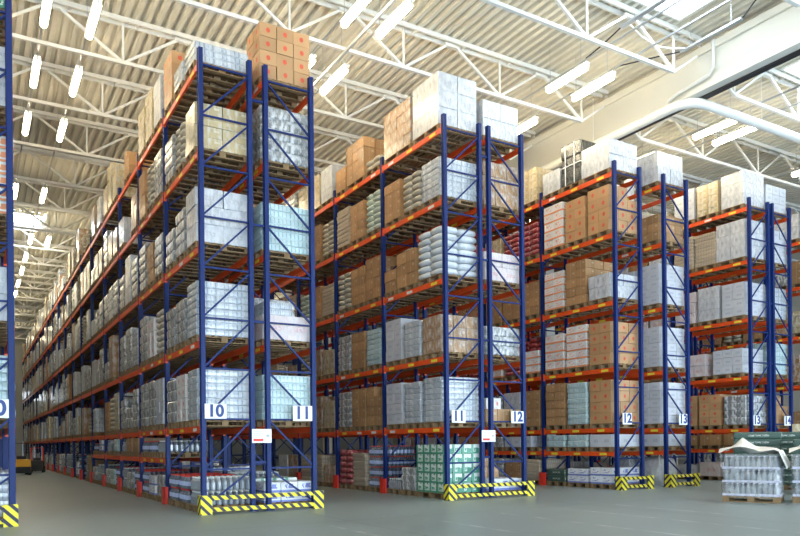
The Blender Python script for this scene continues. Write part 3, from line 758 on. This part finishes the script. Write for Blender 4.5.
# ------------------------------------------------------------------ cross-aisle pallets of bottles
def tray_bottles(x, y, rz, nz, label, film_over):
    r = empty('bottle_pallet', (x, y, 0), rz); tag(r, label, 'pallet load', 'bottle pallets standing in the cross aisle')
    put('pallet', pallet_mesh(.8, 1.2), r)
    b = bottle_layer(10, 7, 1.14, .76, BCLEAR, TRAYP, BCLEAR, .29); cm = None
    for k in range(nz):
        z = .146+k*.31
        t = MB(); t.box(-.6, -.4, 0, .6, .4, .012)
        for a in ((-.6,-.4,.6,-.39),(-.6,.39,.6,.4),(-.6,-.4,-.59,.4),(.59,-.4,.6,.4)): t.box(a[0], a[1], .012, a[2], a[3], .05)
        tr = t.build('tray', TRAYP, r); tr.location = (0, 0, z)
        put('bottle_layer', b, tr, (0, 0, .013))
    top = .146+nz*.31
    f = MB(); n = 14
    for i in range(n+1):        # stretch film shell hanging slightly away from the bottles
        z = .12+(top+.02-.12)*i/n
        for j in range(24):
            a = 2*PI*j/24; e = .28; wob = .012*math.sin(7*a+z*9)+.008*math.sin(13*a-z*14)
            f.v.append(((.625+wob)*math.copysign(abs(math.cos(a))**e, math.cos(a)), (.425+wob)*math.copysign(abs(math.sin(a))**e, math.sin(a)), z))
    for i in range(n):
        for j in range(24):
            f.f.append((i*24+j, i*24+(j+1) % 24, (i+1)*24+(j+1) % 24, (i+1)*24+j)); f.uv.append(((0,0),(1,0),(1,1),(0,1))); f.mi.append(0)
    f.build('stretch_film', FILM, r, True)
    if film_over:
        s = MB(); n1, n2 = 18, 14
        for i in range(n1+1):
            for j in range(n2+1):
                u = i/n1; v = j/n2; px = -.66+1.4*u; py = -.46+.95*v
                hgt = .05+.10*abs(math.sin(u*5+v*3))+.05*math.sin(v*9+u*4)+.34*max(0, 1-abs(u-.28)*4)*max(0, v-.1)
                if u > .88: hgt -= (u-.88)*3.2
                s.v.append((px, py, top+max(.02, hgt) if u <= .88 else top+hgt))
        for i in range(n1):
            for j in range(n2):
                a = i*(n2+1)+j; s.f.append((a, a+n2+1, a+n2+2, a+1)); s.uv.append(((0,0),(1,0),(1,1),(0,1))); s.mi.append(0)
        s.build('loose_film', SHEET, r, True)
    return r
ang = math.atan2(-.90, .43)
def P2(c, l, w): return (c[0]+l*math.cos(ang)-w*math.sin(ang), c[1]+l*math.sin(ang)+w*math.cos(ang))
cx, cy = 15.04+.43*.6+.9*.4, 10.6-.9*.6+.43*.4
tray_bottles(cx, cy, ang, 3, 'film-wrapped pallet of clear bottles with a loose cream film sheet on top', True)
p = P2((cx, cy), 1.40, .33); tray_bottles(p[0], p[1], ang+.05, 3, 'film-wrapped pallet of clear bottles cut by the frame edge', True)
load('crate', 18.75, 12.1, 0, .8, 1.5, 'dark green crates with white labels standing behind the bottle pallets', 1.2, True, None, None, ang+.1)
load('crate', 20.2, 12.2, 0, .8, 1.5, 'dark green crates standing between the first crate pallet and rack thirteen-fourteen', 1.2, True, None, None, ang+.06)
load('crate', 19.0, 10.55, 0, .8, 1.3, 'dark green crates cut by the frame edge behind the second bottle pallet', 1.2, True, None, None, ang+.04)
load('cream', 21.55, 12.05, 0, .8, 1.75, 'cream wrapped stack rising at the frame edge behind the crates', 1.2, True, None, None, ang)

# ------------------------------------------------------------------ forklifts
def forklift(x, y, rz, paint, guardm, label, s=1.0):
    r = empty('forklift', (x, y, 0), rz); tag(r, label, 'forklift'); r.scale = (s, s, s)
    b = MB()
    prof = [(-.95,.25),(-1.0,.6),(-.9,1.0),(-.35,1.05),(-.25,.62),(.5,.6),(.55,.9),(.75,.9),(.8,.25)]
    n = len(prof)
    for sx in (-.5, .5):
        for (py, pz) in prof: b.v.append((sx, py, pz))
    b.f += [tuple(range(n)), tuple(range(2*n-1, n-1, -1))]; b.uv += [tuple((0,0) for _ in range(n))]*2; b.mi += [0,0]
    for i in range(n):
        j = (i+1) % n; b.f.append((i, i+n, j+n, j)); b.uv.append(((0,0),(1,0),(1,1),(0,1))); b.mi.append(0)
    b.build('body', paint, r)
    c = MB(); c.box(-.48, -1.04, .14, .48, -.75, .55); c.build('counterweight', DARK, r)
    g = MB()
    for sx in (-.45, .45):
        g.bar((sx, -.7, 1.0), (sx, -.45, 2.1), .06); g.bar((sx, .65, .9), (sx, .3, 2.1), .06); g.bar((sx, -.45, 2.1), (sx, .3, 2.1), .06)
    for k in range(5): g.bar((-.45, -.4+k*.17, 2.1), (.45, -.4+k*.17, 2.1), .04)
    g.build('overhead_guard', guardm, r)
    st = MB(); st.box(-.25, -.3, .63, .25, .15, .78); st.box(-.25, -.42, .78, .25, -.3, 1.25); st.build('seat', DARK, r)
    for sx in (-.3, .3):
        m_ = MB(); m_.box(sx-.05, .85, .1, sx+.05, .95, 2.25); m_.build('mast_rail', GREYM, r)
        k_ = MB(); k_.box(sx-.05, .99, .06, sx+.05, 2.0, .1); k_.box(sx-.05, .96, .06, sx+.05, 1.0, .6); k_.build('fork', DARK, r)
    for (sx, wy, rr) in ((-.47,-.6,.22),(.47,-.6,.22),(-.47,.55,.27),(.47,.55,.27)):
        w = MB(); w.tube([(sx-.09, wy, rr), (sx+.09, wy, rr)], rr, 16); w.build('wheel', DARK, r)
    return r
forklift(2.15, 42.0, .1, FYEL, DARK, 'yellow and black forklift far down the wide aisle', .78)
forklift(3.2, 45.5, -.15, DARK, RED, 'dark forklift with a red overhead guard beside the yellow one', .66)

# ------------------------------------------------------------------ lamps
def lamp_proto():
    r = empty('fluorescent_lamp', (0,0,0)); L = .8
    h = MB(); h.box(-.08, -L, .09, .08, L, .13); h.box(-.03, -L-.03, -.02, .03, -L+.01, .09); h.box(-.03, L-.01, -.02, .03, L+.03, .09)
    h.build('housing', STEELW, r)
    t = MB(); pr = [(-L+.02, .04), (-L+.07, .085), (L-.07, .085), (L-.02, .04)]
    t.tube([(0, a, 0) for a, q in pr], [q for a, q in pr], 8); t.build('tube', TUBE, r, True)
    w = MB()
    for y in (-.6, .6):
        w = MB(); w.bar((-.05, y, .13), (-.05, y, 1.2), .012); w.build('hanger_wire', GREYM, r)
    return r
LP = lamp_proto(); used = [False]
def lamp(x, y, label, z=11.5):
    if not used[0]: r = LP; used[0] = True
    else:
        r = LP.copy(); COL.objects.link(r)
        for ch in LP.children:
            c = ch.copy(); COL.objects.link(c); c.parent = r
    r.location = (x, y, z); tag(r, label, 'ceiling lamp', 'fluorescent lamps under the roof')
    return r
def row(x, ys, nm):
    for i, y in enumerate(ys):
        lamp(x, y, 'lit fluorescent lamp, %s row %s, %s lamp from the front' % (nm[0], nm[1], (ORD+['thirteenth','fourteenth','fifteenth','sixteenth'])[i]))
    b = MB(); b.box(x-.02, ys[0]-.8, 11.68, x+.02, ys[-1]+.8, 11.72)
    tag(b.build('lamp_rail', GREYM), 'thin conduit carrying the %s lamp row %s' % nm, 'conduit')
yl = [14.85, 18.3, 21.65, 25.2, 32.1, 39.1, 43, 46.3, 50, 53.5, 60.5, 67.5, 74.5]  # the last lamp is added to brighten the back wall
row(1.55, [4.3, 11.2]+yl, ('left-hand', 'over the wide aisle')); row(2.55, [4.3, 11.2]+yl, ('right-hand', 'over the wide aisle'))  # first two lamps of each paired row: unseen, added to light rack fronts
lamp(3.3, 39.2, 'lone lit fluorescent lamp beside the long rack, far down the wide aisle')
yl = [14.75, 18.05, 21.6, 28.6, 35.6, 42.6, 56]
row(7.76, [0, 7]+yl, ('left-hand', 'over the eleven aisle')); row(8.72, [0, 7]+yl, ('right-hand', 'over the eleven aisle'))
yl = [14.75, 17.9, 25, 32, 46]
row(14.28, [0, 7]+yl, ('left-hand', 'over the twelve aisle')); row(15.28, [0, 7]+yl, ('right-hand', 'over the twelve aisle'))
row(20.75, [0, 7]+yl, ('left-hand', 'over the thirteen aisle')); row(21.78, [0, 7]+yl, ('right-hand', 'over the thirteen aisle'))
row(27.0, [3, 15.1, 23, 30], ('only', 'over the fourteen aisle'))
row(-3.2, [0, 8, 18, 28], ('only', 'beyond the frame-edge rack'))
b = MB(); b.box(8.29, 1, 11.47, 8.35, 60, 11.53); tag(b.build('lamp_rail', STEELW), 'white conduit running between the two lamp rows over the eleven aisle', 'conduit')
# cable trays with the slack cable seen beside the skylight
t = empty('cable_tray', (0,0,0)); tag(t, 'grey cable tray with hanging rods near the skylight and girder', 'cable tray')
b = MB(); b.bar((16.74,12.9,12.05),(16.76,11.1,12.05), .12, .05); b.build('tray_section', GREYM, t)
for y in (11.4, 12.6):
    b = MB(); b.bar((16.75,y,12.07),(16.75,y,12.8), .012); b.build('hanger_rod', GREYM, t)
b = MB(); b.tube([(16.72,12.9,12.05),(16.2,13.3,11.95),(15.34,13.92,11.75)], .018, 6); b.tube([(16.76,11.1,12.05),(16.9,10.7,12.5),(16.95,10.5,12.75)], .018, 6); b.build('cable', DARK, t)
t = empty('cable_tray', (0,0,0)); tag(t, 'grey cable tray over the twelve aisle ending in a black cable', 'cable tray')
b = MB(); b.bar((14.4,12.9,12.05),(14.4,9.4,12.05), .14, .05); b.build('tray_section', GREYM, t)
b = MB(); b.tube([(14.4,12.9,12.05),(14.33,13.5,11.85),(14.3,14.04,11.75)], .018, 6); b.build('cable', DARK, t)
b = MB(); b.tube([(14.5,12.7,12.05),(15.0,12.75,11.9),(15.7,12.8,11.86),(16.2,12.75,11.92),(16.62,12.7,12.03)], .02, 6)
tag(b.build('hanging_cable', STEELW), 'white slack cable looping between the two cable trays', 'cable')

# ------------------------------------------------------------------ daylight through the front windows and doors
WG = emis('window_daylight', (.8,.9,1), 3)
for i, x in enumerate((-8, 0, 8, 16, 24, 32)):
    b = MB(); b.box(x, YF+.005, .05, x+4, YF+.04, 4.2)
    for k in range(5): b.box(x, YF+.04, .02+k*1.03, x+4, YF+.07, .09+k*1.03, 1)
    for k in (0, 2, 3.93): b.box(x+k, YF+.04, .02, x+k+.07, YF+.07, 4.2, 1)
    tag(b.build('door_%d' % (i+1), [WG, STEELW]), kind='structure')
    l = bpy.data.lights.new('daylight', 'AREA'); l.shape = 'RECTANGLE'; l.size = 3.8; l.size_y = 4; l.energy = 1250; l.color = (.66,.83,1)
    o = bpy.data.objects.new('door_daylight', l); COL.objects.link(o); o.location = (x+2, YF+.3, 2.2); o.rotation_euler = (PI/2, 0, 0)
b = MB(); b.box(1.2, YB-.04, 6, 3.4, YB-.005, 6.8)
tag(b.build('window_20', WG), kind='structure')

w = bpy.data.worlds.new('world'); S.world = w; w.use_nodes = True
w.node_tree.nodes['Background'].inputs[0].default_value = (.7,.8,.95,1); w.node_tree.nodes['Background'].inputs[1].default_value = 1

# ------------------------------------------------------------------ camera
cam = bpy.data.cameras.new('camera'); co = bpy.data.objects.new('camera', cam); COL.objects.link(co); S.camera = co
f, yaw, roll, pit, sy, ch = 720.2, rad(30.76), rad(-.562), rad(.157), 441.7, 1.423
cam.sensor_width = 36; cam.lens = f*36/800; cam.sensor_fit = 'HORIZONTAL'
cam.shift_y = (sy-268)/800; cam.clip_end = 300
co.location = (0, 0, ch)
co.matrix_world = Matrix.Translation((0,0,ch)) @ Matrix.Rotation(-yaw, 4, 'Z') @ Matrix.Rotation(PI/2+pit, 4, 'X') @ Matrix.Rotation(roll, 4, 'Z')

vs = S.view_settings; vs.view_transform = 'Standard'; vs.look = 'None'; vs.gamma = 1; vs.use_curve_mapping = False; vs.exposure = 0.2
S.cycles.max_bounces = 8; S.cycles.diffuse_bounces = 3; S.cycles.glossy_bounces = 3; S.cycles.transparent_max_bounces = 12
S.cycles.caustics_reflective = False; S.cycles.caustics_refractive = False
print('LOADS', NLOAD, 'OBJ', len(bpy.data.objects))
